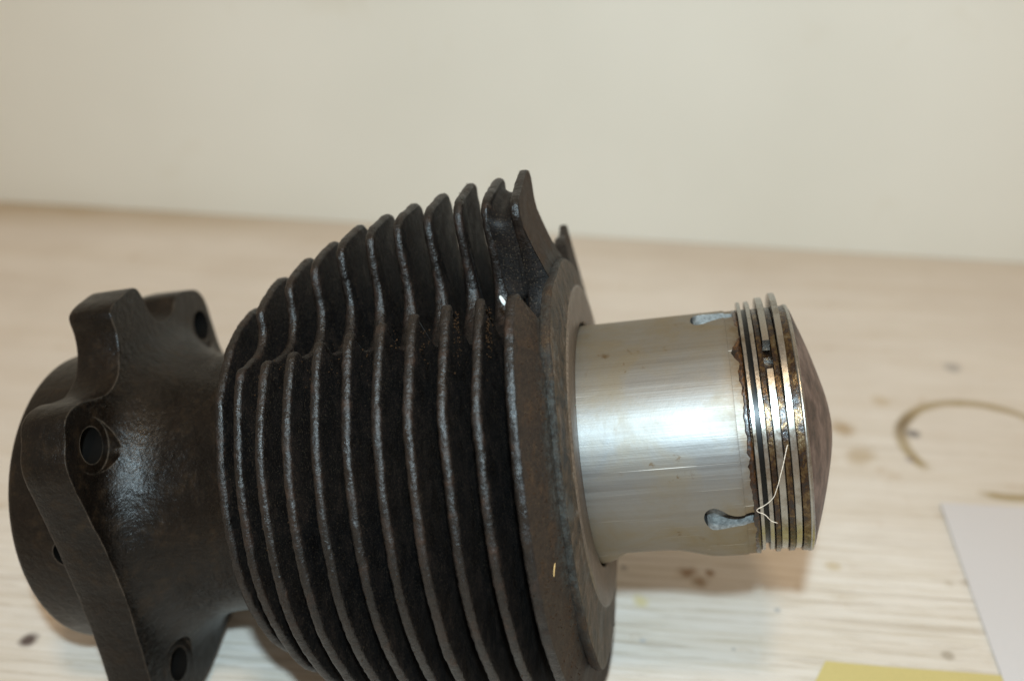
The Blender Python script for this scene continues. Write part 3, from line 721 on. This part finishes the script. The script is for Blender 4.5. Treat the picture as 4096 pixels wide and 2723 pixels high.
V, F = lathe([(7.7, 31), (7.72, 33.4), (9.03, 33.4), (9.05, 31)], 200, lambda s: (0.1, 1.3))
link('oil_ring_slot', V, F, [M_DARK], PIS, LM, True, None, 40)

# ------------------------------------------------------------------ small loose things
def tube(name, pts, r, mat_, parent, M, seg=8, taper=False):
    P = [Vector(p) for p in pts]; n = len(P); V = []; F = []
    up = Vector((0.3, 0.2, 1)).normalized()
    for i, p in enumerate(P):
        t = (P[min(i+1, n-1)]-P[max(i-1, 0)]).normalized(); a = t.cross(up).normalized(); b = t.cross(a)
        rr = r*(0.75+0.5*noise.noise(Vector((i*0.4, 2, 7)))) if not taper else r*(1-0.6*abs(2*i/(n-1)-1)**3)
        for j in range(seg):
            th = 2*math.pi*j/seg; V.append(p+(a*math.cos(th)+b*math.sin(th))*rr)
    for i in range(n-1):
        for j in range(seg): F.append((i*seg+j, i*seg+(j+1) % seg, (i+1)*seg+(j+1) % seg, (i+1)*seg+j))
    F.append(tuple(range(seg))); F.append(tuple(reversed(range((n-1)*seg, n*seg))))
    return link(name, V, F, [mat_], parent, M)
def world_mesh(o):      # bake the placement so that a one-mesh thing stands at its own spot
    M = o.matrix_basis.copy(); c = sum((M @ v.co for v in o.data.vertices), Vector())/len(o.data.vertices)
    o.data.transform(Matrix.Translation(-c) @ M); o.matrix_basis = Matrix.Translation(c); return o
def cyl(s, deg, r): return L(s, r*math.cos(R(deg)), r*math.sin(R(deg)))
tp = [(15.0, -7.0, 37.2), (14.6, -8.5, 37.6), (13.8, -12.4, 37.9), (13.2, -15.5, 37.7), (12.5, -18.8, 37.5), (11.9, -22, 37.3), (11.2, -25.2, 37.0), (10.6, -28, 36.7), (9.7, -30.2, 36.4), (8.6, -32.0, 36.2), (7.3, -33.6, 36.0), (6.3, -34.4, 36.0), (5.9, -35.4, 35.9),
      (6.4, -36.2, 36.1), (7.4, -36.6, 36.4), (8.2, -37.6, 36.7), (8.8, -39.4, 36.6), (9.5, -41.0, 36.5), (10.3, -41.9, 36.4), (10.9, -42.6, 36.3)]
tp = [cyl(*p) for p in resample(catmull(tp, 6, False), 110, False)]
th = tube('thread_strand', tp, 0.00014, M_THREAD, None, LM, 7)
tag(world_mesh(th), 'thin pale frayed thread caught on the piston rings', 'thread')
# straw bits stuck on the dusty face next to the joint
def plate_ray(px, py, s):
    dirw = c2w(((px-2048)/4060, (py-1361.5)/4060, 1.0)); o = Vector((0, 0, CAM_H))
    pl = LM @ L(s, 0, 0); k = (pl-o).dot(AX)/dirw.dot(AX); return o+dirw*k
a, b = plate_ray(2219, 2236, -43.6), plate_ray(2216, 2304, -43.3)
tp = [a.lerp(b, i/12)+Vector((0.00005*math.sin(i*0.5), 0, 0)) for i in range(13)]
st = tube('straw_bit', tp, 0.00017, M_STRAW, None, Matrix(), 6, True)
tag(world_mesh(st), 'long thin straw bit on the dusty end face of the cylinder', 'straw', 'straw bits on the cylinder')
a, b = plate_ray(2150, 1765, -43.9), plate_ray(2164, 1790, -43.7)
tp = [a.lerp(b, i/8) for i in range(9)]
st = tube('straw_bit', tp, 0.00032, M_STRAW, None, Matrix(), 6, True)
tag(world_mesh(st), 'short stubby straw bit higher up on the cylinder end face', 'straw', 'straw bits on the cylinder')
# white paint drop in the notch
def blob(name, c, axes, mat_, seed):
    bm = bmesh.new(); bmesh.ops.create_icosphere(bm, subdivisions=3, radius=1)
    for v in bm.verts:
        k = 1+0.25*noise.noise(v.co*1.3+Vector((seed, 0, 0))); co = v.co*k
        v.co = Vector((co.x*axes[0], co.y*axes[1], co.z*axes[2]))
    me = bpy.data.meshes.new(name); bm.to_mesh(me); bm.free(); me.materials.append(mat_)
    me.polygons.foreach_set('use_smooth', [True]*len(me.polygons)); o = bpy.data.objects.new(name, me); C.objects.link(o); return o
dp = blob('paint_drop', None, (0.0006, 0.0007, 0.0015), M_PAINT, 3)
DROP_L = L(-52.6, 47.5, 38.5)
M = LM @ Matrix.Translation(DROP_L) @ Matrix.Rotation(R(-25), 4, 'Y')
place(dp, BAR, M)
# crumbs of rust and dirt lodged on the fins by the notch
def grit():
    bm = bmesh.new()
    def add(p, r):
        ret = bmesh.ops.create_icosphere(bm, subdivisions=1, radius=r, matrix=Matrix.Translation(p))
        for v in ret['verts']: v.co += Vector((random.uniform(-1, 1), random.uniform(-1, 1), random.uniform(-1, 1)))*r*0.35
    for k in range(2, 12):
        s0 = FIN_S[k]; a = NEAR[k]/73; b = TOPV[k]/77.5; o = fin_outline(k, 460)
        cnt = {8: 40, 9: 90, 10: 110, 11: 6}.get(k, 16)
        for _ in range(cnt):
            # right face of the fin near the lower tip
            u = random.gauss(60*a, 3.2); v = random.gauss(30*b, 5)
            if v > 36*b or u*u+v*v > (69*a)**2: continue
            add(LM @ L(s0+1.45+random.uniform(0, 0.2), u, v), random.uniform(0.00008, 0.00028))
        for _ in range(30):
            i = random.randrange(len(o)); (x, y) = o[i]
            if x > 10: add(LM @ L(s0+random.uniform(-1, 1), x, y), random.uniform(0.00008, 0.0002))
    for _ in range(260):     # dust on the plate face
        an = random.uniform(-70, 25); r = random.uniform(57, 70); s = -41.35-4.7*((r-56)/16)**0.9
        add(LM @ L(s+0.05, r*math.cos(R(an)), r*math.sin(R(an))), random.uniform(0.00006, 0.00020))
    me = bpy.data.meshes.new('grit'); bm.to_mesh(me); bm.free(); me.materials.append(M_GRIT)
    o = bpy.data.objects.new('grit', me); C.objects.link(o); o['kind'] = 'stuff'
    place(o, BAR, Matrix())
grit()

# ------------------------------------------------------------------ papers
def sheet(name, corners, thick, mat_, z=0.0005, curl=0.0):
    bm = bmesh.new(); NX = 24
    c = [Vector((p.x, p.y, 0)) for p in corners]; org = c[0].copy()
    g = []
    for i in range(NX+1):
        row = []
        for j in range(NX+1):
            a, b = i/NX, j/NX; p = (c[0]*(1-a)+c[1]*a)*(1-b)+(c[3]*(1-a)+c[2]*a)*b
            lift = curl*max(0, 1-math.hypot(a, b)*3)**2+0.0003*noise.noise(p*30)
            row.append(bm.verts.new(p-org+Vector((0, 0, z+abs(lift)))))
        g.append(row)
    fs = [bm.faces.new((g[i][j], g[i+1][j], g[i+1][j+1], g[i][j+1])) for i in range(NX) for j in range(NX)]
    bmesh.ops.recalc_face_normals(bm, faces=bm.faces)
    if fs[0].normal.z < 0: bmesh.ops.reverse_faces(bm, faces=fs)
    ext = bmesh.ops.solidify(bm, geom=bm.faces[:], thickness=thick)
    me = bpy.data.meshes.new(name); bm.to_mesh(me); bm.free(); me.materials.append(mat_)
    o = bpy.data.objects.new(name, me); C.objects.link(o); o.location = org; return o
c0 = table_pt(3758, 2020); e1 = (table_pt(4096, 2037)-c0).normalized(); e2 = (table_pt(4010, 2723)-c0).normalized()
o = sheet('paper_sheet', [c0, c0+e1*0.21, c0+e1*0.21+e2*0.297, c0+e2*0.297], 0.0004, M_PAPER, 0.0008, 0.0006)
tag(o, 'blank white paper sheet lying at the right edge of the painted board', 'paper')
c0 = table_pt(3300, 2650); e1 = (table_pt(3900, 2697)-c0).normalized(); e2 = (table_pt(3255, 2723)-c0).normalized()
e2 = (e2*0.9+Vector((e1.y, -e1.x, 0))*0.1).normalized()
o = sheet('yellow_note', [c0, c0+e1*0.076, c0+e1*0.076+e2*0.076, c0+e2*0.076], 0.0003, M_YELLOW, 0.0006, 0.0004)
tag(o, 'blank yellow paper note lying at the front edge of the board', 'note')
